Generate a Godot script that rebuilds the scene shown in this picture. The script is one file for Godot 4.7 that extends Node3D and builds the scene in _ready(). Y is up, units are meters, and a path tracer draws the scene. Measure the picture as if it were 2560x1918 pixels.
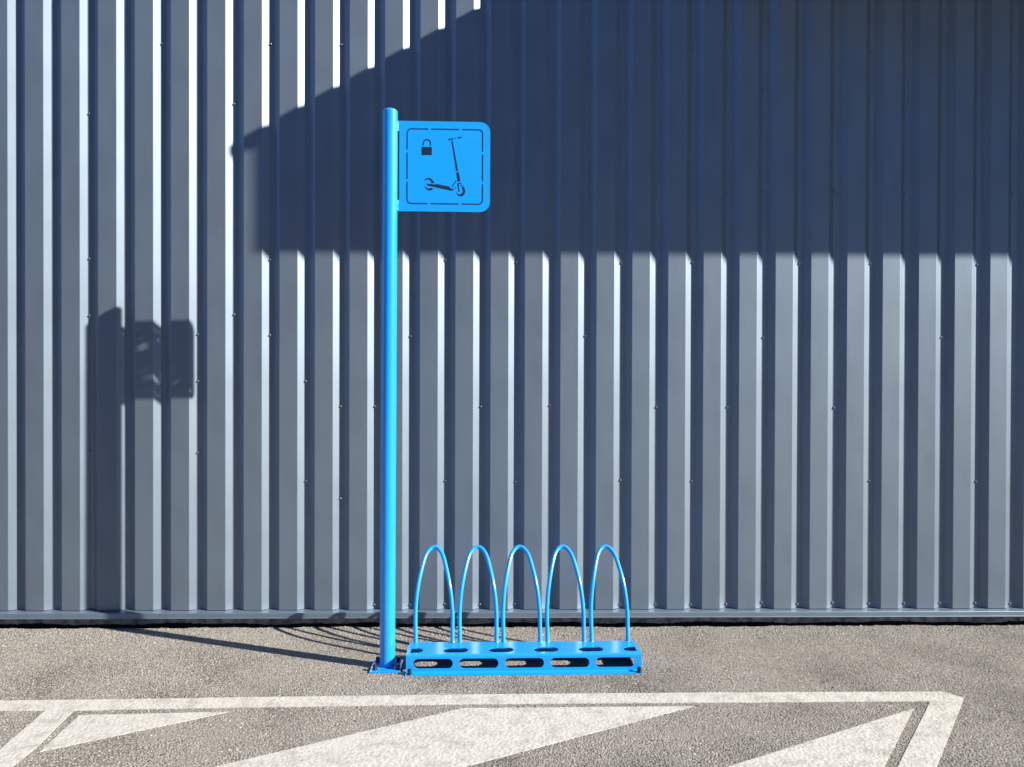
extends Node3D
# A blue scooter rack and its sign post on asphalt before a corrugated metal wall, in low sun.
# The front of the wall's ribs lies in z = 0, the ground in y = 0; the camera looks along -z.

const SUN_ELEVATION := 27.8
const SUN_SIDE := 2.67            # tangent of the sun's angle to the wall's normal
const RIB_TOP := 4.6
const CREST := 0.101
const FLANK := 0.0336
const DEPTH := 0.025

var M := {}
var rng := RandomNumberGenerator.new()
var counts := {}


# ---------------------------------------------------------------- helpers

func numbered(called: String) -> String:
	counts[called] = counts.get(called, -1) + 1
	return called if counts[called] == 0 else "%s_%03d" % [called, counts[called]]


func tag(o: Node, label := "", category := "", group := "", kind := "") -> Node:
	if label: o.set_meta("label", label)
	if category: o.set_meta("category", category)
	if group: o.set_meta("group", group)
	if kind: o.set_meta("kind", kind)
	return o


func base(called: String, at := Vector3.ZERO, turn := 0.0) -> Node3D:
	var o := Node3D.new()
	o.name = numbered(called)
	add_child(o, true)
	o.position = at
	o.rotation.y = turn
	return o


func put(called: String, mesh: Mesh, m: Material, parent: Node, at := Transform3D()) -> MeshInstance3D:
	var o := MeshInstance3D.new()
	o.name = called
	o.mesh = mesh
	o.material_override = m
	o.transform = at
	o.cast_shadow = GeometryInstance3D.SHADOW_CASTING_SETTING_ON
	parent.add_child(o, true)
	return o


func start() -> SurfaceTool:
	var st := SurfaceTool.new()
	st.begin(Mesh.PRIMITIVE_TRIANGLES)
	return st


func tri(st: SurfaceTool, a: Vector3, b: Vector3, c: Vector3, out: Vector3, na = null, nb = null, nc = null) -> void:
	var n := (b - a).cross(c - a)
	if n.length_squared() < 1e-18:
		return
	n = n.normalized()
	var flip := n.dot(out) > 0.0       # Godot's front faces run clockwise
	if n.dot(out) < 0.0:
		n = -n
	var v := [a, b, c]
	var ns := [na if na != null else n, nb if nb != null else n, nc if nc != null else n]
	for i in ([0, 2, 1] if flip else [0, 1, 2]):
		st.set_normal(ns[i])
		st.set_uv(Vector2(v[i].x + v[i].z * 0.7, v[i].y))
		st.add_vertex(v[i])


func quad(st: SurfaceTool, a: Vector3, b: Vector3, c: Vector3, d: Vector3, out: Vector3, na = null, nb = null, nc = null, nd = null) -> void:
	tri(st, a, b, c, out, na, nb, nc)
	tri(st, a, c, d, out, na, nc, nd)


func add_box(st: SurfaceTool, lo: Vector3, hi: Vector3, bevel := 0.0) -> void:
	# a box whose twelve edges are chamfered
	var c := (lo + hi) / 2.0
	var h := (hi - lo) / 2.0
	var b := minf(bevel, minf(h.x, minf(h.y, h.z)) * 0.9)
	for axis in 3:
		var u := (axis + 1) % 3
		var w := (axis + 2) % 3
		for s in [-1.0, 1.0]:
			var p := []
			for k in [[-1.0, -1.0], [1.0, -1.0], [1.0, 1.0], [-1.0, 1.0]]:
				var v := Vector3()
				v[axis] = s * h[axis]
				v[u] = k[0] * (h[u] - b)
				v[w] = k[1] * (h[w] - b)
				p.append(c + v)
			var out := Vector3()
			out[axis] = s
			quad(st, p[0], p[1], p[2], p[3], out)
			if b <= 0.0:
				continue
			for t in [-1.0, 1.0]:        # the chamfer between this face and the next axis' face
				var e := []
				for k in [[0, -1.0], [0, 1.0], [1, 1.0], [1, -1.0]]:
					var v := Vector3()
					v[axis] = s * (h[axis] - (b if k[0] else 0.0))
					v[u] = t * (h[u] - (0.0 if k[0] else b))
					v[w] = k[1] * (h[w] - b)
					e.append(c + v)
				var o := Vector3()
				o[axis] = s
				o[u] = t
				quad(st, e[0], e[1], e[2], e[3], o)
	if b > 0.0:
		for sx in [-1.0, 1.0]:
			for sy in [-1.0, 1.0]:
				for sz in [-1.0, 1.0]:
					var s := Vector3(sx, sy, sz)
					tri(st, c + s * Vector3(h.x, h.y - b, h.z - b), c + s * Vector3(h.x - b, h.y, h.z - b), c + s * Vector3(h.x - b, h.y - b, h.z), s)


func add_lathe(st: SurfaceTool, profile: Array, sides: int, at := Vector3.ZERO) -> void:
	# profile: Vector2(radius, height) from the bottom up, smooth round the axis, facets kept along it
	for i in profile.size() - 1:
		var p: Vector2 = profile[i]
		var q: Vector2 = profile[i + 1]
		var slope := Vector2(q.y - p.y, p.x - q.x).normalized()
		for k in sides:
			var a := TAU * k / sides
			var b := TAU * (k + 1) / sides
			var da := Vector3(cos(a), 0, sin(a))
			var db := Vector3(cos(b), 0, sin(b))
			var na := da * slope.x + Vector3.UP * slope.y
			var nb := db * slope.x + Vector3.UP * slope.y
			quad(st, at + da * p.x + Vector3.UP * p.y, at + db * p.x + Vector3.UP * p.y, at + db * q.x + Vector3.UP * q.y, at + da * q.x + Vector3.UP * q.y, na + nb, na, nb, nb, na)


func add_tube(st: SurfaceTool, path: Array, r: float, sides: int) -> void:
	var rings := []
	var side := Vector3.RIGHT
	for i in path.size():
		var t: Vector3 = (path[mini(i + 1, path.size() - 1)] - path[maxi(i - 1, 0)]).normalized()
		if i == 0:
			side = t.cross(Vector3(0.31, 0.2, 0.9)).normalized()
		side = (side - t * side.dot(t)).normalized()
		var up := t.cross(side)
		var ring := []
		for k in sides:
			ring.append(side * cos(TAU * k / sides) + up * sin(TAU * k / sides))
		rings.append(ring)
	for i in path.size() - 1:
		for k in sides:
			var l := (k + 1) % sides
			quad(st, path[i] + rings[i][k] * r, path[i] + rings[i][l] * r, path[i + 1] + rings[i + 1][l] * r, path[i + 1] + rings[i + 1][k] * r,
				rings[i][k] + rings[i][l], rings[i][k], rings[i][l], rings[i + 1][l], rings[i + 1][k])


func add_sweep(st: SurfaceTool, line: Array, x0: float, x1: float, wave := 0.0, steps := 1) -> void:
	# a thin profile of Vector2(z, y) points drawn along x; outward is to the left of its course seen from +x
	for i in line.size() - 1:
		var p: Vector2 = line[i]
		var q: Vector2 = line[i + 1]
		var out := Vector3(0, -(q.x - p.x), q.y - p.y)
		for k in steps:
			var a := lerpf(x0, x1, float(k) / steps)
			var b := lerpf(x0, x1, float(k + 1) / steps)
			var wa := wave * sin(a * 3.1 + sin(a * 7.3) * 1.4)
			var wb := wave * sin(b * 3.1 + sin(b * 7.3) * 1.4)
			quad(st, Vector3(a, p.y, p.x + wa), Vector3(b, p.y, p.x + wb), Vector3(b, q.y, q.x + wb), Vector3(a, q.y, q.x + wa), out)


func points(flat: Array, scale := 0.001, shift := Vector2.ZERO) -> PackedVector2Array:
	var p := PackedVector2Array()
	for i in range(0, flat.size(), 2):
		p.append(Vector2(flat[i], flat[i + 1]) * scale + shift)
	return p


func capsule(a: Vector2, b: Vector2, r: float, n := 8) -> PackedVector2Array:
	var p := PackedVector2Array()
	var along := (b - a).angle()
	for i in n + 1:
		p.append(b + Vector2.from_angle(along - PI / 2 + PI * i / n) * r)
	for i in n + 1:
		p.append(a + Vector2.from_angle(along + PI / 2 + PI * i / n) * r)
	return p


func rounded(lo: Vector2, hi: Vector2, r: Array, n := 6) -> PackedVector2Array:
	# corner radii: bottom left, bottom right, top right, top left
	var p := PackedVector2Array()
	var c := [lo, Vector2(hi.x, lo.y), hi, Vector2(lo.x, hi.y)]
	var inward := [Vector2(1, 1), Vector2(-1, 1), Vector2(-1, -1), Vector2(1, -1)]
	for k in 4:
		if r[k] <= 0.0:
			p.append(c[k])
			continue
		for i in n + 1:
			p.append(c[k] + inward[k] * r[k] + Vector2.from_angle(PI + PI / 2 * k + PI / 2 * i / n) * r[k])
	return p


func cut(parent: Node, polygon: PackedVector2Array, depth: float, at: Transform3D) -> void:
	var c := CSGPolygon3D.new()
	c.name = "cut"
	c.polygon = polygon
	c.depth = depth
	c.operation = CSGShape3D.OPERATION_SUBTRACTION
	c.transform = at
	parent.add_child(c, true)


func solid(c: CSGShape3D, called: String, m: Material, parent: Node, at: Transform3D) -> void:
	c.name = called
	c.material_override = m
	c.transform = at
	parent.add_child(c, true)


# ---------------------------------------------------------------- materials

func noise(type: int, frequency: float, seed_: int, octaves := 1, back := -1) -> FastNoiseLite:
	var n := FastNoiseLite.new()
	n.noise_type = type
	n.frequency = frequency
	n.seed = seed_
	n.fractal_type = FastNoiseLite.FRACTAL_FBM if octaves > 1 else FastNoiseLite.FRACTAL_NONE
	n.fractal_octaves = octaves
	if back >= 0:
		n.cellular_return_type = back
		n.cellular_jitter = 1.0
	return n


func texture(n: FastNoiseLite, size: Vector2i, ramp = null, normal := 0.0) -> NoiseTexture2D:
	var t := NoiseTexture2D.new()
	t.width = size.x
	t.height = size.y
	t.seamless = true
	t.noise = n
	if ramp != null:
		var g := Gradient.new()
		var at := PackedFloat32Array()
		var c := PackedColorArray()
		for e in ramp:
			at.append(e[0])
			c.append(e[1])
		g.offsets = at
		g.colors = c
		t.color_ramp = g
	if normal > 0.0:
		t.as_normal_map = true
		t.bump_strength = normal
	return t


func lin(r: float, g: float, b: float) -> Color:
	return Color(r, g, b).linear_to_srgb()


func plain(c: Color, roughness: float, specular := 0.5, metallic := 0.0) -> StandardMaterial3D:
	var m := StandardMaterial3D.new()
	m.albedo_color = c
	m.roughness = roughness
	m.metallic_specular = specular
	m.metallic = metallic
	return m


func make_materials() -> void:
	# coil-coated sheet: smooth, a little dusty, gently uneven
	var clad := plain(lin(0.184, 0.245, 0.320), 0.5, 0.5, 0.6)
	clad.albedo_texture = texture(noise(FastNoiseLite.TYPE_SIMPLEX_SMOOTH, 0.006, 3, 4), Vector2i(512, 1024), [[0.0, Color(0.94, 0.94, 0.94)], [0.5, Color(0.98, 0.98, 0.98)], [1.0, Color(1, 1, 1)]])
	clad.normal_enabled = true
	clad.normal_texture = texture(noise(FastNoiseLite.TYPE_SIMPLEX_SMOOTH, 0.008, 5, 2), Vector2i(512, 512), null, 1.2)
	clad.normal_scale = 0.25
	clad.uv1_triplanar = true
	clad.uv1_world_triplanar = true
	clad.uv1_scale = Vector3(1.3, 0.35, 1.3)
	M.clad = clad
	M.batches = []
	for tone in [Vector3(1.0, 1.0, 1.0), Vector3(0.965, 0.97, 0.975), Vector3(1.03, 1.025, 1.02)]:
		var batch: StandardMaterial3D = clad.duplicate()
		batch.albedo_color = lin(0.174 * tone.x, 0.228 * tone.y, 0.296 * tone.z)
		M.batches.append(batch)
	M.flashing = clad
	M.screw = plain(lin(0.2, 0.22, 0.25), 0.3, 0.6, 0.6)
	M.washer = plain(lin(0.02, 0.022, 0.025), 0.6)
	var concrete := plain(lin(0.42, 0.42, 0.41), 0.9, 0.3)
	concrete.albedo_texture = texture(noise(FastNoiseLite.TYPE_SIMPLEX, 0.02, 8, 5), Vector2i(512, 512), [[0.0, Color(0.55, 0.55, 0.55)], [0.45, Color(0.85, 0.84, 0.82)], [1.0, Color(1, 1, 1)]])
	concrete.uv1_triplanar = true
	concrete.uv1_world_triplanar = true
	M.concrete = concrete
	M.bitumen = plain(lin(0.008, 0.008, 0.009), 0.8, 0.3)
	# blue powder coat
	M.dark_grey = plain(lin(0.06, 0.07, 0.09), 0.6, 0.4)
	M.brown = plain(lin(0.07, 0.06, 0.055), 0.8, 0.3)
	M.pale_blue = plain(lin(0.38, 0.58, 0.86), 0.45)  # canopy colour, chosen so its bounce brightens the wall's upper right
	M.blue = plain(lin(0.006, 0.278, 0.78), 0.42, 0.3)
	M.blue.clearcoat_enabled = true
	M.blue.clearcoat = 1.0
	M.blue.clearcoat_roughness = 0.17
	M.bolt = plain(lin(0.012, 0.013, 0.016), 0.28, 0.6)
	# asphalt: pale chippings in a darker binder
	var stones := texture(noise(FastNoiseLite.TYPE_CELLULAR, 0.14, 11, 1, FastNoiseLite.RETURN_CELL_VALUE), Vector2i(2048, 2048), [
		[0.0, lin(0.13, 0.12, 0.11)], [0.12, lin(0.20, 0.183, 0.165)], [0.5, lin(0.25, 0.228, 0.206)], [0.85, lin(0.285, 0.26, 0.235)], [1.0, lin(0.36, 0.335, 0.31)]])
	var asphalt := plain(Color.WHITE, 0.95, 0.25)
	asphalt.albedo_texture = stones
	asphalt.detail_enabled = true
	asphalt.detail_blend_mode = BaseMaterial3D.BLEND_MODE_MUL
	asphalt.detail_uv_layer = BaseMaterial3D.DETAIL_UV_2
	asphalt.detail_albedo = texture(noise(FastNoiseLite.TYPE_SIMPLEX_SMOOTH, 0.006, 21, 5), Vector2i(1024, 1024), [[0.0, Color(0.72, 0.715, 0.71)], [0.35, Color(0.89, 0.888, 0.885)], [0.6, Color(0.97, 0.97, 0.97)], [1.0, Color(1, 1, 1)]])
	asphalt.heightmap_enabled = true
	asphalt.heightmap_texture = texture(noise(FastNoiseLite.TYPE_CELLULAR, 0.14, 11, 1, FastNoiseLite.RETURN_DISTANCE), Vector2i(2048, 2048))
	asphalt.heightmap_scale = -0.4
	M.asphalt = asphalt
	var chip := plain(Color.WHITE, 0.9, 0.3)
	chip.vertex_color_use_as_albedo = true
	M.chip = chip
	# road paint over that grain
	var paint := plain(lin(0.49, 0.48, 0.452), 0.75, 0.3)
	paint.albedo_texture = texture(noise(FastNoiseLite.TYPE_CELLULAR, 0.11, 31, 1, FastNoiseLite.RETURN_CELL_VALUE), Vector2i(1024, 1024), [[0.0, Color(0.91, 0.905, 0.895)], [0.3, Color(0.965, 0.965, 0.96)], [1.0, Color(1, 1, 1)]])
	paint.heightmap_enabled = true
	paint.heightmap_texture = texture(noise(FastNoiseLite.TYPE_SIMPLEX_SMOOTH, 0.06, 33, 3), Vector2i(1024, 1024))
	paint.heightmap_scale = 0.2
	paint.detail_enabled = true
	paint.detail_blend_mode = BaseMaterial3D.BLEND_MODE_MUL
	paint.detail_uv_layer = BaseMaterial3D.DETAIL_UV_1
	paint.detail_albedo = texture(noise(FastNoiseLite.TYPE_SIMPLEX_SMOOTH, 0.012, 41, 5), Vector2i(1024, 1024), [[0.0, Color(0.86, 0.86, 0.86)], [0.38, Color(0.965, 0.965, 0.965)], [0.6, Color(1, 1, 1)], [1.0, Color(1, 1, 1)]])
	M.paint = paint


# ---------------------------------------------------------------- the ground

const LINES := {
	"border": [-2.75, 1.006, -2.148, 0.9884, -1.5536, 0.9778, -0.9533, 0.9611, -0.0784, 0.9448, 0.99, 0.9362, 1.9913, 0.9372, 2.0458, 1.0059, 1.9935, 1.073, 1.852, 1.0724, 1.8781, 1.0384, 0.9595, 1.0416, -0.076, 1.0471, -0.9236, 1.066, -1.5057, 1.0813, -1.7764, 1.0939, -1.8977, 1.0926, -2.0825, 1.0906, -2.75, 1.108],
	"right_bar": [1.9935, 1.075, 1.58, 1.6035, 1.12, 2.19, 0.978, 2.188, 1.4387, 1.6018, 1.852, 1.0744],
	"left_bar": [-1.896, 1.0946, -1.7764, 1.0959, -1.7411, 1.4092, -1.7406, 1.5645, -1.7406, 2.25, -1.87, 2.252, -1.8661, 1.4281],
	"left_triangle": [-1.7297, 1.1366, -1.1226, 1.1108, -1.7073, 1.4463],
	"middle": [-0.1458, 1.086, 0.8362, 1.0776, -0.1313, 1.5837, -1.29, 2.2, -1.66, 2.2, -1.66, 1.925, -1.0234, 1.5731],
	"right": [1.7664, 1.1108, 1.3889, 1.6018, 0.93, 2.19, -0.26, 2.19, 0.8192, 1.595],
}


func edge_of_ground(x: float) -> float:
	# the ragged edge of the asphalt along the foot of the wall
	return 0.020 + 0.006 * sin(x * 2.1) + 0.005 * sin(x * 9.7 + 1.0) + 0.004 * sin(x * 31.0) + 0.003 * sin(x * 83.0 + 2.0)


func ground_quad(st: SurfaceTool, p: Array) -> void:
	for i in [0, 1, 2, 0, 2, 3]:
		var v: Vector3 = p[i]
		st.set_normal(Vector3.UP)
		st.set_uv(Vector2(v.x, v.z) / 2.4)
		st.set_uv2(Vector2(v.x, v.z) / 3.7)
		st.add_vertex(v)


func build_ground() -> void:
	var st := start()
	var n := 600
	for i in n:
		var a := lerpf(-7.0, 8.0, float(i) / n)
		var b := lerpf(-7.0, 8.0, float(i + 1) / n)
		ground_quad(st, [Vector3(a, 0, edge_of_ground(a)), Vector3(b, 0, edge_of_ground(b)), Vector3(b, 0, 0.3), Vector3(a, 0, 0.3)])
		# the broken edge goes down into the gap
		quad(st, Vector3(a, 0, edge_of_ground(a)), Vector3(b, 0, edge_of_ground(b)), Vector3(b, -0.12, edge_of_ground(b) - 0.01), Vector3(a, -0.12, edge_of_ground(a) - 0.01), Vector3(0, 0.3, -1))
	ground_quad(st, [Vector3(-7, 0, 0.3), Vector3(8, 0, 0.3), Vector3(8, 0, 60), Vector3(-7, 0, 60)])
	ground_quad(st, [Vector3(-60, 0, -60), Vector3(-7, 0, -60), Vector3(-7, 0, 60), Vector3(-60, 0, 60)])
	ground_quad(st, [Vector3(8, 0, -60), Vector3(60, 0, -60), Vector3(60, 0, 60), Vector3(8, 0, 60)])
	var ground := put("ground", st.commit(), M.asphalt, self)
	tag(ground, "pale worn asphalt yard in front of the metal wall", "", "", "structure")
	# the gap between asphalt and plinth
	st = start()
	quad(st, Vector3(-7, -0.115, 0.05), Vector3(8, -0.115, 0.05), Vector3(8, -0.115, -0.12), Vector3(-7, -0.115, -0.12), Vector3.UP)
	put("gap_bed", st.commit(), M.bitumen, ground)

	var marks := {
		"border": ["painted_line", "long white line painted across the asphalt"],
		"right_bar": ["painted_line", "white slanting end line at right"],
		"left_bar": ["painted_line", "white slanting line at left"],
		"left_triangle": ["painted_stripe", "small white hatch triangle at left"],
		"middle": ["painted_stripe", "broad white hatch stripe in the middle"],
		"right": ["painted_stripe", "white hatch stripe at right"],
	}
	var polygons := {}
	var on_paint := {}
	for key in marks:
		var p := points(LINES[key], 1.0)
		polygons[key] = p
		on_paint[key] = []
		st = start()
		var order := Geometry2D.triangulate_polygon(p)
		for i in range(0, order.size(), 3):
			tri(st, Vector3(p[order[i]].x, 0.0024, p[order[i]].y), Vector3(p[order[i + 1]].x, 0.0024, p[order[i + 1]].y), Vector3(p[order[i + 2]].x, 0.0024, p[order[i + 2]].y), Vector3.UP)
		for i in p.size():
			var a := p[i]
			var b := p[(i + 1) % p.size()]
			var o := Vector2(b.y - a.y, a.x - b.x)
			quad(st, Vector3(a.x, 0.0024, a.y), Vector3(b.x, 0.0024, b.y), Vector3(b.x, -0.001, b.y), Vector3(a.x, -0.001, a.y), Vector3(o.x, 0, o.y))
		var mark := put(marks[key][0], ground_uv(st.commit()), M.paint, ground)
		tag(mark, marks[key][1])
		on_paint[key + "_node"] = mark

	# chippings that stand proud of the binder, plain ones and painted ones
	var bare := []
	var step := 0.0092
	var z := 0.0
	while z < 2.15:
		var x := -3.9
		while x < 4.1:
			var at := Vector2(x + rng.randf_range(-0.85, 0.85) * step, z + rng.randf_range(-0.85, 0.85) * step)
			x += step
			if at.y < edge_of_ground(at.x) + 0.002 or (at.y > 0.35 and rng.randf() < 0.22):
				continue
			var where := ""
			if at.y > 0.92:
				for key in polygons:
					if Geometry2D.is_point_in_polygon(at, polygons[key]):
						where = key
						break
			if where:
				on_paint[where].append(at)
			else:
				bare.append(at)
		z += step
	put_chips("chipping", bare, M.chip, ground, false)
	for key in marks:
		put_chips("paint_grain", on_paint[key], M.paint, on_paint[key + "_node"], true)


func ground_uv(mesh: ArrayMesh) -> ArrayMesh:
	var a := mesh.surface_get_arrays(0)
	var v: PackedVector3Array = a[Mesh.ARRAY_VERTEX]
	var uv := PackedVector2Array()
	for p in v:
		uv.append(Vector2(p.x, p.z) / 1.3)
	a[Mesh.ARRAY_TEX_UV] = uv
	var m := ArrayMesh.new()
	m.add_surface_from_arrays(Mesh.PRIMITIVE_TRIANGLES, a)
	return m


func pebble(sides: int, seed_: int) -> ArrayMesh:
	# an angular chip: a ring, a smaller ring above it and a top, about 1 unit in radius
	var r := RandomNumberGenerator.new()
	r.seed = seed_
	var st := start()
	var low := []
	var high := []
	for k in sides:
		var d := Vector3(cos(TAU * k / sides), 0, sin(TAU * k / sides))
		low.append(d * r.randf_range(0.75, 1.15) + Vector3.DOWN * 0.5)
		high.append(d * r.randf_range(0.4, 0.75) + Vector3.UP * r.randf_range(0.35, 0.6))
	var top := Vector3(0, 0.62, 0)
	for k in sides:
		var l := (k + 1) % sides
		quad(st, low[k], low[l], high[l], high[k], low[k] + low[l] + Vector3.UP)
		tri(st, high[k], high[l], top, Vector3.UP)
	return st.commit()


func put_chips(called: String, at: Array, m: Material, parent: Node, painted: bool) -> void:
	if at.is_empty():
		return
	var mm := MultiMesh.new()
	mm.transform_format = MultiMesh.TRANSFORM_3D
	mm.use_colors = not painted
	mm.mesh = pebble(5, 4)
	mm.instance_count = at.size()
	for i in at.size():
		var p: Vector2 = at[i]
		var near := clampf(1.0 - p.y / 0.3, 0.0, 1.0)      # coarser where the asphalt crumbles at the wall
		var s := rng.randf_range(0.0034, 0.0062) * (1.0 + 0.35 * near * rng.randf()) * (1.7 if near > 0.3 and rng.randf() < 0.04 else 1.0)
		var flat := rng.randf_range(0.28, 0.58)
		var b := Basis.from_euler(Vector3(rng.randf_range(-0.25, 0.25), rng.randf() * TAU, rng.randf_range(-0.25, 0.25))) * Basis.from_scale(Vector3(s * rng.randf_range(0.8, 1.3), s * flat * (0.6 if painted else 1.0), s))
		mm.set_instance_transform(i, Transform3D(b, Vector3(p.x, (0.0012 if painted else -0.0002) + (0.0 if painted else rng.randf_range(-0.0012, 0.001)), p.y)))
		if not painted:
			var t := rng.randf()
			var v := 0.230 + 0.028 * rng.randfn()
			if t < 0.03:
				v = rng.randf_range(0.04, 0.10)
			elif t > 0.98:
				v = rng.randf_range(0.32, 0.46)
			v = clampf(v, 0.05, 0.65)
			var warm := rng.randf_range(0.6, 1.25)
			mm.set_instance_color(i, Color(v * (1.0 + 0.03 * warm), v * 0.99, v * (0.96 - 0.05 * warm)))
	var o := MultiMeshInstance3D.new()
	o.name = called
	o.multimesh = mm
	o.material_override = m
	parent.add_child(o, true)
	tag(o, "", "", "", "stuff")


# ---------------------------------------------------------------- the wall

# right edges of the ribs' fronts, left to right
const RIBS := [-2.7372, -2.5395, -2.3394, -2.1366, -1.9331, -1.7333, -1.5314, -1.3287, -1.1296, -0.9319, -0.738, -0.541, -0.3429, -0.1439, 0.0546, 0.2472, 0.4489, 0.652, 0.8543, 1.058, 1.2591, 1.4635, 1.6692, 1.8724, 2.0788, 2.2824, 2.4897, 2.6961, 2.8999]


func rib_mesh() -> ArrayMesh:
	# one rib, its front centred on x = 0 in z = 0
	var st := start()
	var h := CREST / 2.0
	var corners := [Vector2(-h - FLANK - 0.006, -DEPTH + 0.0012), Vector2(-h - FLANK, -DEPTH + 0.0012), Vector2(-h, 0), Vector2(h, 0), Vector2(h + FLANK, -DEPTH + 0.0012), Vector2(h + FLANK + 0.006, -DEPTH + 0.0012)]
	# round each bend
	var line := [corners[0]]
	for i in range(1, corners.size() - 1):
		var a: Vector2 = (corners[i - 1] - corners[i]).normalized()
		var b: Vector2 = (corners[i + 1] - corners[i]).normalized()
		for k in 5:
			var t := k / 4.0
			line.append(corners[i] + a * 0.0022 * (1.0 - t) * (1.0 - t) + b * 0.0022 * t * t)
	line.append(corners[-1])
	var normals := []
	for i in line.size():
		var n := Vector2()
		var prev: Vector2 = line[maxi(i - 1, 0)]
		var next: Vector2 = line[mini(i + 1, line.size() - 1)]
		var d1: Vector2 = (line[i] - prev).normalized()
		var d2: Vector2 = (next - line[i]).normalized()
		# long flat runs keep their own normal up to the bend
		if line[i].distance_to(prev) > 0.004: n = d1
		elif line[i].distance_to(next) > 0.004: n = d2
		else: n = d1 + d2
		n = n.normalized()
		normals.append(Vector3(-n.y, 0, n.x))
	var y0 := 0.0925
	for i in line.size() - 1:
		var p: Vector2 = line[i]
		var q: Vector2 = line[i + 1]
		quad(st, Vector3(p.x, y0, p.y), Vector3(q.x, y0, q.y), Vector3(q.x, RIB_TOP, q.y), Vector3(p.x, RIB_TOP, p.y), normals[i] + normals[i + 1], normals[i], normals[i + 1], normals[i + 1], normals[i])
	return st.commit()


func screw_mesh() -> ArrayMesh:
	# a hexagonal head on its washer, pointing along +z
	var st := start()
	add_lathe(st, [Vector2(0.0085, 0.0), Vector2(0.0085, 0.0016), Vector2(0.0055, 0.0022), Vector2(0.0, 0.0022)], 12)
	add_lathe(st, [Vector2(0.0046, 0.0022), Vector2(0.0046, 0.0066), Vector2(0.0036, 0.0076), Vector2(0.0, 0.0076)], 6)
	return st.commit()


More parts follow.
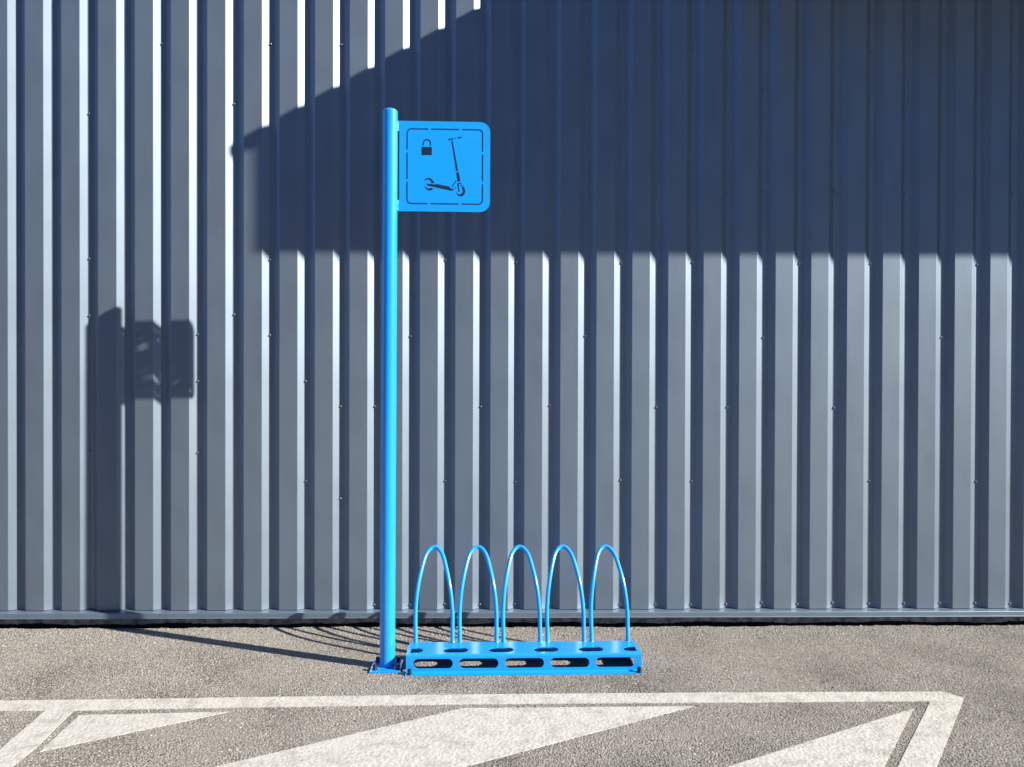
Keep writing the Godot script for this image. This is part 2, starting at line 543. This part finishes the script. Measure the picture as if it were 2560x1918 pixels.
func build_wall() -> void:
	var wall := base("metal_wall")
	tag(wall, "dark blue-grey corrugated metal wall behind the scooter rack", "wall")
	# ribs
	var edges := []
	var x: float = RIBS[0]
	for k in 14:
		x -= 0.2015
		edges.push_front(x)
	edges.append_array(RIBS)
	x = RIBS[-1]
	for k in 14:
		x += 0.2035
		edges.append(x)
	var rib := rib_mesh()
	for i in edges.size():
		var turn := deg_to_rad(rng.randf_range(-0.45, 0.45))
		put("rib", rib, M.batches[(i / 5) * 2 % 3], wall, Transform3D(Basis(Vector3.UP, turn), Vector3(edges[i] - CREST / 2.0, 0, rng.randf_range(-0.0003, 0.0003))))
	# flat sheets whose bands show between the ribs, five ribs to a sheet
	for i in range(0, edges.size(), 5):
		var st := start()
		var a: float = edges[i] - CREST - FLANK - 0.03
		var last: float = edges[mini(i + 5, edges.size() - 1)] - CREST - FLANK - 0.012
		if i + 5 >= edges.size():
			last = edges[-1] + 0.08
		add_box(st, Vector3(a, 0.0925, -DEPTH - 0.0012 - (0.0008 if (i / 5) % 2 else 0.0)), Vector3(last, RIB_TOP, -DEPTH + (0.0 if (i / 5) % 2 else 0.0006)))
		put("cladding_sheet", st.commit(), M.batches[(i / 5) * 2 % 3], wall)
	var left: float = edges[0] - 0.25
	var right: float = edges[-1] + 0.2
	# the body of the building behind the sheets
	var core := start()
	add_box(core, Vector3(left, 0.0935, -8.0), Vector3(right, RIB_TOP + 0.02, -DEPTH - 0.006))
	put("building_core", core.commit(), M.concrete, wall)
	# base flashing, a folded sheet in lengths that meet with a small lap
	var cuts := [left, -2.61, 0.36, 3.35, right]
	for i in cuts.size() - 1:
		var st := start()
		var lap := 0.0007 * (i % 2)
		var line := [Vector2(0.030, 0.0572), Vector2(0.0405 + lap, 0.0568), Vector2(0.0405 + lap, 0.0595), Vector2(0.0385 + lap, 0.0615), Vector2(0.0380 + lap, 0.0845), Vector2(0.0365 + lap, 0.0865), Vector2(-DEPTH - 0.001, 0.0905 + lap)]
		add_sweep(st, line, cuts[i], cuts[i + 1] + (0.04 if i % 2 else 0.0), 0.0007, 60)
		var back := [Vector2(-DEPTH, 0.0885), Vector2(0.036, 0.0845), Vector2(0.036, 0.0605)]
		add_sweep(st, back, cuts[i], cuts[i + 1])
		put("base_flashing", st.commit(), M.flashing, wall)
	# plinth of concrete panels, bitumen-coated at the foot
	var joints := [left, -4.2, -2.68, -1.0332, 0.6075, 2.9816, 4.6, right]
	for i in joints.size() - 1:
		var st := start()
		var open := 0.003 if joints[i + 1] > 2.9 and joints[i + 1] < 3.0 else 0.0012
		add_box(st, Vector3(joints[i] + (0.003 if i > 0 and joints[i] > 2.9 and joints[i] < 3.0 else 0.0012), -0.12, -0.25), Vector3(joints[i + 1] - open, 0.082, -0.006), 0.0015)
		put("plinth_panel", st.commit(), M.concrete, wall)
	var st := start()
	var n := 1100
	for i in n:
		var a := lerpf(left, right, float(i) / n)
		var b := lerpf(left, right, float(i + 1) / n)
		var ya := foot(a, i)
		var yb := foot(b, i + 1)
		quad(st, Vector3(a, -0.12, -0.001), Vector3(b, -0.12, -0.001), Vector3(b, yb, -0.003), Vector3(a, ya, -0.003), Vector3.BACK)
		quad(st, Vector3(a, ya, -0.003), Vector3(b, yb, -0.003), Vector3(b, yb, -0.007), Vector3(a, ya, -0.007), Vector3.UP)
	put("bitumen_coat", st.commit(), M.bitumen, wall)
	# screws in the troughs: heights of the rows and the ribs (by number in RIBS) beside which they sit
	var rows := {
		3.27: [4, 7, 9, 12, 14, 17, 19, 24, 27], 2.87: [2, 16, 21, 26], 3.04: [21], 2.94: [6],
		2.46: [8, 10, 13, 15, 18, 20, 21, 23, 25, 28], 2.06: [2, 7, 12, 14, 17, 19, 22, 24, 27],
		1.64: [5, 7, 11, 16, 21, 26], 1.75: [2, 6], 1.38: [5, 8], 1.24: [9, 10, 13, 15, 18, 20, 23],
		0.98: [2, 5], 0.82: [8, 12, 14, 17, 19, 24, 27], 0.72: [9],
		0.118: [10, 11, 12, 13, 14, 15, 16, 17, 18, 19, 20, 21, 22, 23, 24, 25, 26, 27, 28],
	}
	var screw := screw_mesh()
	for y in rows:
		for k in rows[y]:
			var at := Vector3(RIBS[k] + FLANK + rng.randf_range(0.007, 0.011), y + rng.randf_range(-0.006, 0.006), -DEPTH + 0.001)
			put("screw", screw, M.screw, wall, Transform3D(Basis(Vector3.RIGHT, PI / 2) * Basis(Vector3.UP, rng.randf() * TAU), at))
	# top of the wall
	var cap := start()
	add_box(cap, Vector3(left - 0.02, RIB_TOP - 0.05, -8.05), Vector3(right + 0.02, RIB_TOP + 0.06, 0.03), 0.004)
	put("parapet_cap", cap.commit(), M.clad, wall)


func foot(x: float, i: int) -> float:
	var r := RandomNumberGenerator.new()
	r.seed = 77 + i
	return 0.014 + 0.004 * sin(x * 6.3) + 0.003 * sin(x * 17.0 + 1.0) + r.randf_range(-0.0022, 0.0022) + (0.005 * r.randf() if r.randf() < 0.1 else 0.0)


func build_canopy() -> void:
	# a flat box canopy over the doors further right: it throws the large shadow on the wall
	var canopy := base("entrance_canopy", Vector3(1.4235, 0, 0))
	tag(canopy, "unseen flat box canopy above right, pale blue to brighten the metal wall", "canopy")
	var st := start()
	add_box(st, Vector3(0, 3.675, 0.002), Vector3(6.3, 4.30, 1.05), 0.003)
	put("fascia_box", st.commit(), M.pale_blue, canopy)
	st = start()
	add_box(st, Vector3(-0.03, 4.285, 0.004), Vector3(6.33, 4.342, 1.08), 0.004)
	put("coping", st.commit(), M.pale_blue, canopy)


func build_added_blocks() -> void:
	# an added, unseen block behind the camera: its dark side dims the wall's reflections
	var added_block := base("added_dark_block", Vector3(-20.0, 0, 21.0))
	tag(added_block, "added unseen dark brown block that darkens what the metal wall mirrors", "added_dark_block")
	var st := start()
	add_box(st, Vector3(-26.0, 0.002, 0), Vector3(22.5, 9.0, 14.0), 0.02)
	put("walls", st.commit(), M.brown, added_block)
	st = start()
	add_box(st, Vector3(-26.2, 8.9, -0.2), Vector3(22.7, 9.3, 14.2), 0.02)
	put("roof_edge", st.commit(), M.brown, added_block)
	for x in [-21.0, -14.0, -7.0, 0.0, 7.0, 14.0]:
		st = start()
		add_box(st, Vector3(x, 0.004, -0.06), Vector3(x + 3.6, 4.2, 0.0), 0.01)
		put("added_door", st.commit(), M.washer, added_block)

	# an added, unseen block far right: it darkens what the right-facing flanks mirror
	var tall := base("added_tall_block", Vector3(24.0, 0, -12.0))
	tag(tall, "added unseen tall dark grey block that darkens the rib flanks", "added_block")
	st = start()
	add_box(st, Vector3(0, 0.002, -14.0), Vector3(24.0, 12.0, 18.8), 0.02)
	put("walls", st.commit(), M.dark_grey, tall)
	st = start()
	add_box(st, Vector3(-0.15, 11.9, -14.15), Vector3(24.15, 12.3, 18.95), 0.02)
	put("roof_edge", st.commit(), M.dark_grey, tall)


# ---------------------------------------------------------------- the sign post

func bolt_mesh() -> ArrayMesh:
	# a washer and a domed black nut
	var st := start()
	add_lathe(st, [Vector2(0.0135, 0.0), Vector2(0.0135, 0.002), Vector2(0.0, 0.002)], 20)
	add_lathe(st, [Vector2(0.0098, 0.002), Vector2(0.0102, 0.004), Vector2(0.0102, 0.019), Vector2(0.0092, 0.0225), Vector2(0.007, 0.0245), Vector2(0.0, 0.0252)], 20)
	return st.commit()


func build_sign_post() -> void:
	var post := base("sign_post", Vector3(-0.537, 0, 0.617), deg_to_rad(1.0))
	tag(post, "tall bright blue post with a cut-out lock and scooter sign panel", "sign post")
	var st := start()
	add_box(st, Vector3(-0.073, 0.001, -0.074), Vector3(0.073, 0.009, 0.078), 0.0015)
	put("base_plate", st.commit(), M.blue, post)
	st = start()
	var r := 0.0366
	var cap := [Vector2(r + 0.006, 0.008), Vector2(r + 0.0015, 0.0125), Vector2(r, 0.015), Vector2(r, 2.664)]
	for k in 9:
		var a := PI / 2 * k / 8
		cap.append(Vector2(r - 0.016 + 0.016 * cos(a), 2.676 + 0.016 * sin(a)))
	cap.append(Vector2(0.0, 2.693))
	st = start()
	add_lathe(st, cap, 64)
	var pole := put("pole", smoothed(st), M.blue, post, Transform3D(Basis(Vector3.BACK, -0.0034), Vector3(0.003, 0, 0)))
	# weld tabs between the pole and the panel
	var panel := CSGPolygon3D.new()
	panel.name = "panel"
	panel.polygon = rounded(Vector2(0.0475, -0.217), Vector2(0.4932, 0.217), [0.004, 0.05, 0.05, 0.004], 10)
	panel.depth = 0.004
	var through := Transform3D(Basis(), Vector3(0, 0, 0.01))
	var w := 0.0034
	# the broken frame line: four corners and four straight dashes
	var f := {"l": 0.093, "r": 0.456, "t": 0.1792, "b": -0.1796}
	for d in [[0.2106, f.t, 0.3409, f.t], [0.208, f.b, 0.339, f.b], [f.l, 0.0634, f.l, -0.0597], [f.r, 0.057, f.r, -0.067]]:
		cut(panel, capsule(Vector2(d[0], d[1]), Vector2(d[2], d[3]), w, 4), 0.03, through)
	for c in [[f.l, f.t, 0.1945, 0.0785], [f.r, f.t, 0.357, 0.073], [f.r, f.b, 0.3546, -0.082], [f.l, f.b, 0.192, -0.075]]:
		var corner := Vector2(c[0], c[1])
		var sx := signf(c[2] - c[0])
		var sy := signf(c[3] - c[1])
		var mid := corner + Vector2(sx, sy) * 0.020
		var outer := PackedVector2Array()
		var inner := PackedVector2Array()
		outer.append(Vector2(c[2], c[1] - sy * w))
		inner.append(Vector2(c[2], c[1] + sy * w))
		for k in 7:
			var a := PI / 2 * k / 6
			var d := Vector2(-sx * sin(a), -sy * cos(a))
			outer.append(mid + d * (0.020 + w))
			inner.append(mid + d * (0.020 - w))
		outer.append(Vector2(c[0] - sx * w, c[3]))
		inner.append(Vector2(c[0] + sx * w, c[3]))
		inner.reverse()
		outer.append_array(inner)
		cut(panel, outer, 0.03, through)
	# the slit beside the pole leaves two tabs
	cut(panel, points([30, -164, 56.4, -164, 56.4, 167, 30, 167]), 0.03, through)
	# a padlock and a kick scooter
	for shape in [
		[161.8, 93.6, 212.4, 94.2, 212.5, 53.6, 161.9, 52.9],
		[167.1, 100, 166.9, 110.8, 167.9, 117.2, 170.8, 123, 175.4, 127.7, 181.1, 130.7, 187.5, 131.8, 193.9, 130.9, 199.7, 128, 204.3, 123.5, 207.2, 117.8, 208.3, 111.4, 208.1, 99.1, 201.6, 99, 201, 111.3, 199.9, 116.4, 197, 120.7, 192.7, 123.6, 187.5, 124.5, 182.4, 123.4, 178.1, 120.5, 175.2, 116.1, 174.2, 110.9, 174, 100.1],
		[327.5, 137.1, 326.4, 139.6, 323.9, 140.6, 321.4, 139.5, 320.4, 137, 321.4, 134.5, 323.9, 133.5, 326.4, 134.6],
		[304.6, 123.9, 312.5, 125.2, 339.1, -19.9, 328.8, -22],
		[328.8, -27.8, 342.1, -25.4, 350.5, -70.2, 335.9, -73],
		[173.3, -71.7, 177.3, -64.2, 185.1, -57.3, 196, -54.7, 206.8, -57.1, 214.7, -63.7, 221.7, -73.1, 227, -81.4, 210.8, -81.5, 207.9, -73.7, 201.9, -66.8, 194, -63, 185.2, -64.9, 178.3, -69.3],
		[175.9, -89.5, 178.9, -92.4, 183.3, -100.2, 191.2, -105.7, 200, -106.6, 207.3, -102.9, 220.7, -106.3, 214.8, -112.7, 206, -116.8, 197.1, -116.9, 188.2, -112.4, 181.3, -104.6, 177.3, -96.3],
		[187.2, -88.3, 190.1, -83, 197, -82.9, 220.7, -85.6, 230.6, -86.1, 235.5, -84, 254.3, -87.4, 298.1, -95.9, 300.7, -102.2, 307.7, -106.1, 318.5, -104.6, 316.6, -112, 310.6, -116.8, 301.7, -115.7, 240.5, -103.9, 220.7, -98.4, 191.1, -93.8],
		[305.7, -97, 327.9, -65.5, 331.3, -70.6, 312, -98.2],
		[333.9, -80.1, 355.4, -75.1, 354.7, -80.3, 342.2, -84.4, 346.8, -121.5, 341.3, -123.5],
		[347.6, -88.5, 359, -85.8, 365.4, -90.8, 348.8, -93.8],
		[353.1, -97.7, 365.4, -94.2, 370.9, -103, 374, -119.2, 370, -132.7, 361.1, -141.1, 350.5, -143.2, 339.4, -139.4, 331.4, -131.2, 325.9, -118.4, 333.4, -127.2, 341.3, -132.6, 350.2, -132.5, 357.5, -126.9, 361.1, -117, 358.7, -105.1],
		[323.5, -109.9, 325.8, -99.6, 331, -92, 329.4, -98.6, 326.6, -109.5],
	]:
		cut(panel, points(shape), 0.03, through)
	for bar in [[0.2935, 0.1295, 0.3130, 0.1340], [0.3375, 0.1385, 0.3525, 0.1420]]:
		cut(panel, capsule(Vector2(bar[0], bar[1]), Vector2(bar[2], bar[3]), 0.0036, 4), 0.03, through)
	solid(panel, "sign_panel", M.blue, post, Transform3D(Basis(Vector3.BACK, -0.0015), Vector3(0, 2.42, 0.003)))
	# weld beads on the tabs
	for y in [[2.588, 2.634], [2.206, 2.255]]:
		st = start()
		var path := []
		for k in 13:
			var t := k / 12.0
			path.append(Vector3(0.047 + 0.0012 * sin(t * 23.0), lerpf(y[0], y[1], t), 0.004 + 0.0008 * sin(t * 31.0)))
		add_tube(st, path, 0.0048, 8)
		put("weld_bead", st.commit(), M.blue, post)
	var bolt := bolt_mesh()
	for p in [Vector2(-0.05, -0.05), Vector2(0.05, -0.05), Vector2(-0.05, 0.052), Vector2(0.058, 0.052)]:
		put("bolt", bolt, M.bolt, post, Transform3D(Basis(), Vector3(p.x, 0.009, p.y)))


func smoothed(st: SurfaceTool) -> ArrayMesh:
	# join the facets of a lathe along its axis as well
	st.index()
	return st.commit()


# ---------------------------------------------------------------- the scooter rack

func build_rack() -> void:
	var rack := base("scooter_rack", Vector3(-0.435, 0, 0.6958), atan2(0.0149, 1.1211))
	tag(rack, "low bright blue scooter rack with five hoops and a slotted box base", "scooter rack")
	var length := 1.122
	var height := 0.0875
	var depth := 0.182
	var thick := 0.005
	# the folded sheet: flange, front, top, rear, flange; points are (toward the camera, up)
	var outer := []
	var bends := [[Vector2(0.037, thick), 0.0], [Vector2(0, thick), 0.006], [Vector2(0, height), 0.010], [Vector2(-depth, height), 0.010], [Vector2(-depth, thick), 0.006], [Vector2(-depth - 0.037, thick), 0.0]]
	var line := bent(bends, 5)
	var profile := PackedVector2Array()
	for p in line:
		profile.append(p)
	var under := bent([[Vector2(0.037, 0.0005), 0.0], [Vector2(-thick, 0.0005), 0.002], [Vector2(-thick, height - thick), 0.005], [Vector2(-depth + thick, height - thick), 0.005], [Vector2(-depth + thick, 0.0005), 0.002], [Vector2(-depth - 0.037, 0.0005), 0.0]], 5)
	under.reverse()
	for p in under:
		profile.append(p)
	var body := CSGPolygon3D.new()
	body.name = "body"
	body.polygon = profile
	body.depth = length
	# the polygon's x becomes z (toward the camera); its depth runs along the rack
	var lay := Transform3D(Basis(Vector3(0, 0, 1), Vector3(0, 1, 0), Vector3(-1, 0, 0)), Vector3.ZERO)
	var inverse := lay.affine_inverse()
	for k in 5:
		var c := 0.1280 + 0.2169 * k
		cut(body, capsule(Vector2(c - 0.0697, 0.0445), Vector2(c + 0.0697, 0.0445), 0.0235, 12), 0.06, inverse * Transform3D(Basis(), Vector3(0, 0, 0.02)))
	var down := Basis(Vector3(1, 0, 0), Vector3(0, 0, -1), Vector3(0, 1, 0))
	for k in range(-1, 5):
		var c := 0.2336 + 0.2178 * k
		var a := c - 0.0285
		var b := c + 0.0285
		var slot := capsule(Vector2(a, 0.060), Vector2(b, 0.060), 0.0317, 12)
		if k == -1:
			slot = Geometry2D.intersect_polygons(slot, points([17, 0, 200, 0, 200, 120, 17, 120]))[0]
		if k == 4:
			slot = Geometry2D.intersect_polygons(slot, points([900, 0, 1105, 0, 1105, 120, 900, 120]))[0]
		cut(body, slot, 0.06, inverse * Transform3D(down, Vector3(0, height + 0.02, 0)))
	solid(body, "box_base", M.blue, rack, lay)
	# plates that close the ends, a finger's breadth above the ground
	for x in [0.0, length - 0.004]:
		var side := start()
		add_box(side, Vector3(x + 0.0005, 0.012, -depth + 0.0055), Vector3(x + 0.0035, height - 0.0055, -0.0055), 0.0)
		put("end_plate", side.commit(), M.blue, rack)
	# hoops: rods bent into pointed arches that lean back toward the wall
	var arch := [[-0.0912, 0.083], [-0.0914, 0.12], [-0.0920, 0.16], [-0.0925, 0.211], [-0.0893, 0.272], [-0.0822, 0.333], [-0.0708, 0.3936], [-0.0546, 0.4544], [-0.0462, 0.478], [-0.0375, 0.494], [-0.0240, 0.5095], [-0.0120, 0.517], [0, 0.5195]]
	var path := Curve3D.new()
	for k in arch.size():
		path.add_point(hoop_point(arch[k][0], arch[k][1]))
	for k in range(arch.size() - 2, -1, -1):
		path.add_point(hoop_point(-arch[k][0], arch[k][1]))
	var spline := []
	var n := path.point_count
	for i in n - 1:
		var p0 := path.get_point_position(maxi(i - 1, 0))
		var p1 := path.get_point_position(i)
		var p2 := path.get_point_position(i + 1)
		var p3 := path.get_point_position(mini(i + 2, n - 1))
		for k in 4:
			spline.append(p1.cubic_interpolate(p2, p0, p3, k / 4.0))
	spline.append(path.get_point_position(n - 1))
	var st := start()
	add_tube(st, spline, 0.0104, 16)
	var hoop := st.commit()
	var weld := start()
	add_lathe(weld, [Vector2(0.0125, 0.0), Vector2(0.0115, 0.002), Vector2(0.0090, 0.0045)], 16)
	var collar := weld.commit()
	for k in 5:
		var c: float = [0.1209, 0.3393, 0.5567, 0.7760, 0.9966][k]
		var h := put("hoop", hoop, M.blue, rack, hoop_lean(c, [1.7, 0.8, 0.7, -0.1, -0.7][k], [0.2, -0.25, 0.1, 0.3, -0.2][k]))
		for s in [-1.0, 1.0]:
			put("weld", collar, M.blue, h, Transform3D(Basis(), Vector3(s * 0.0912, height - 0.0005, -0.172)))
	var bolt := bolt_mesh()
	for x in [0.0195, 1.1065]:
		put("bolt", bolt, M.bolt, rack, Transform3D(Basis(), Vector3(x, thick, 0.0225)))


func hoop_lean(x: float, roll: float, tilt: float) -> Transform3D:
	# no two hoops stand quite alike: each turns a little about its feet
	var foot_at := Vector3(0, 0.0875, -0.172)
	var turn := Basis.from_euler(Vector3(deg_to_rad(tilt), 0, deg_to_rad(roll)))
	return Transform3D(turn, Vector3(x, 0, 0) + foot_at - turn * foot_at)


func hoop_point(x: float, y: float) -> Vector3:
	var u := maxf(y - 0.0875, 0.0)
	var w := maxf(u - 0.2125, 0.0)
	return Vector3(x, y, -0.172 - 0.28 * u - 1.43 * w * w)


func bent(corners: Array, steps: int) -> Array:
	# a polyline whose inner corners are rounded
	var line := [corners[0][0]]
	for i in range(1, corners.size() - 1):
		var c: Vector2 = corners[i][0]
		var r: float = corners[i][1]
		var a: Vector2 = (corners[i - 1][0] - c).normalized() * r
		var b: Vector2 = (corners[i + 1][0] - c).normalized() * r
		for k in steps + 1:
			var t := float(k) / steps
			line.append(c + a * (1 - t) * (1 - t) + b * t * t)
	line.append(corners[-1][0])
	return line


# ----------------------------------------------------------------

func clear_sky(toward: Vector3, zenith: float) -> ImageTexture:
	# the CIE standard clear sky: brighter toward the horizon and round the sun, its blue paler there
	var w := 256
	var h := 128
	var im := Image.create(w, h, false, Image.FORMAT_RGBF)
	var sun_zenith := acos(toward.y)
	var norm := (1.0 + 10.0 * (exp(-3.0 * sun_zenith) - exp(-3.0 * PI / 2)) + 0.45 * pow(cos(sun_zenith), 2)) * (1.0 - exp(-0.32))
	for y in h:
		var el := PI / 2 - PI * (y + 0.5) / h
		for x in w:
			var az := TAU * ((x + 0.5) / w - 0.5)
			var d := Vector3(sin(az) * cos(el), sin(el), -cos(az) * cos(el))
			if el < 0.0:
				im.set_pixel(x, y, Color(0.16, 0.15, 0.14))
				continue
			var g := d.angle_to(toward)
			var f := 1.0 + 10.0 * (exp(-3.0 * g) - exp(-3.0 * PI / 2)) + 0.45 * pow(cos(g), 2)
			var l := zenith * f * (1.0 - exp(-0.32 / maxf(sin(el), 0.02))) / norm
			var pale := clampf(0.55 * pow(1.0 - sin(el), 4.0) + 0.5 * exp(-4.0 * g), 0.0, 1.0)
			var c := Vector3(0.11, 0.37, 1.0).lerp(Vector3(0.52, 0.75, 1.0), pale)
			c *= l / c.dot(Vector3(0.2126, 0.7152, 0.0722))
			im.set_pixel(x, y, Color(c.x, c.y, c.z))
	return ImageTexture.create_from_image(im)


func _ready() -> void:
	rng.seed = 20240
	# camera
	var camera := Camera3D.new()
	camera.name = "camera"
	var yaw := deg_to_rad(1.0)
	var pitch := deg_to_rad(-0.4)
	camera.fov = rad_to_deg(2.0 * atan(959.0 / 1922.0))
	camera.near = 0.05
	camera.far = 400.0
	var forward := Vector3(sin(yaw) * cos(pitch), sin(pitch), -cos(yaw) * cos(pitch))
	camera.transform = Transform3D(Basis.looking_at(forward).rotated(forward, -0.0028), Vector3(0, 1.4, 4.335))
	add_child(camera)
	# sky
	var world := WorldEnvironment.new()
	world.name = "sky"
	var env := Environment.new()
	env.background_mode = Environment.BG_SKY
	var toward := Vector3(SUN_SIDE, 0, 1).normalized() * cos(deg_to_rad(SUN_ELEVATION)) + Vector3.UP * sin(deg_to_rad(SUN_ELEVATION))
	var air := PanoramaSkyMaterial.new()
	air.panorama = clear_sky(toward, 0.044)
	var sky := Sky.new()
	sky.sky_material = air
	env.sky = sky
	env.tonemap_mode = Environment.TONE_MAPPER_LINEAR
	env.tonemap_exposure = 2.5
	env.sdfgi_enabled = true
	env.ssao_enabled = true
	env.ssil_enabled = true
	world.environment = env
	add_child(world)
	# sun
	var sun := DirectionalLight3D.new()
	sun.name = "sun"
	sun.light_energy = 1.6
	sun.light_color = Color(1.0, 0.965, 0.905)
	sun.light_angular_distance = 0.53
	sun.shadow_enabled = true
	sun.transform = Transform3D(Basis.looking_at(-toward), Vector3(0, 6, 3))
	add_child(sun)

	make_materials()
	build_ground()
	build_wall()
	build_canopy()
	build_added_blocks()
	build_sign_post()
	build_rack()
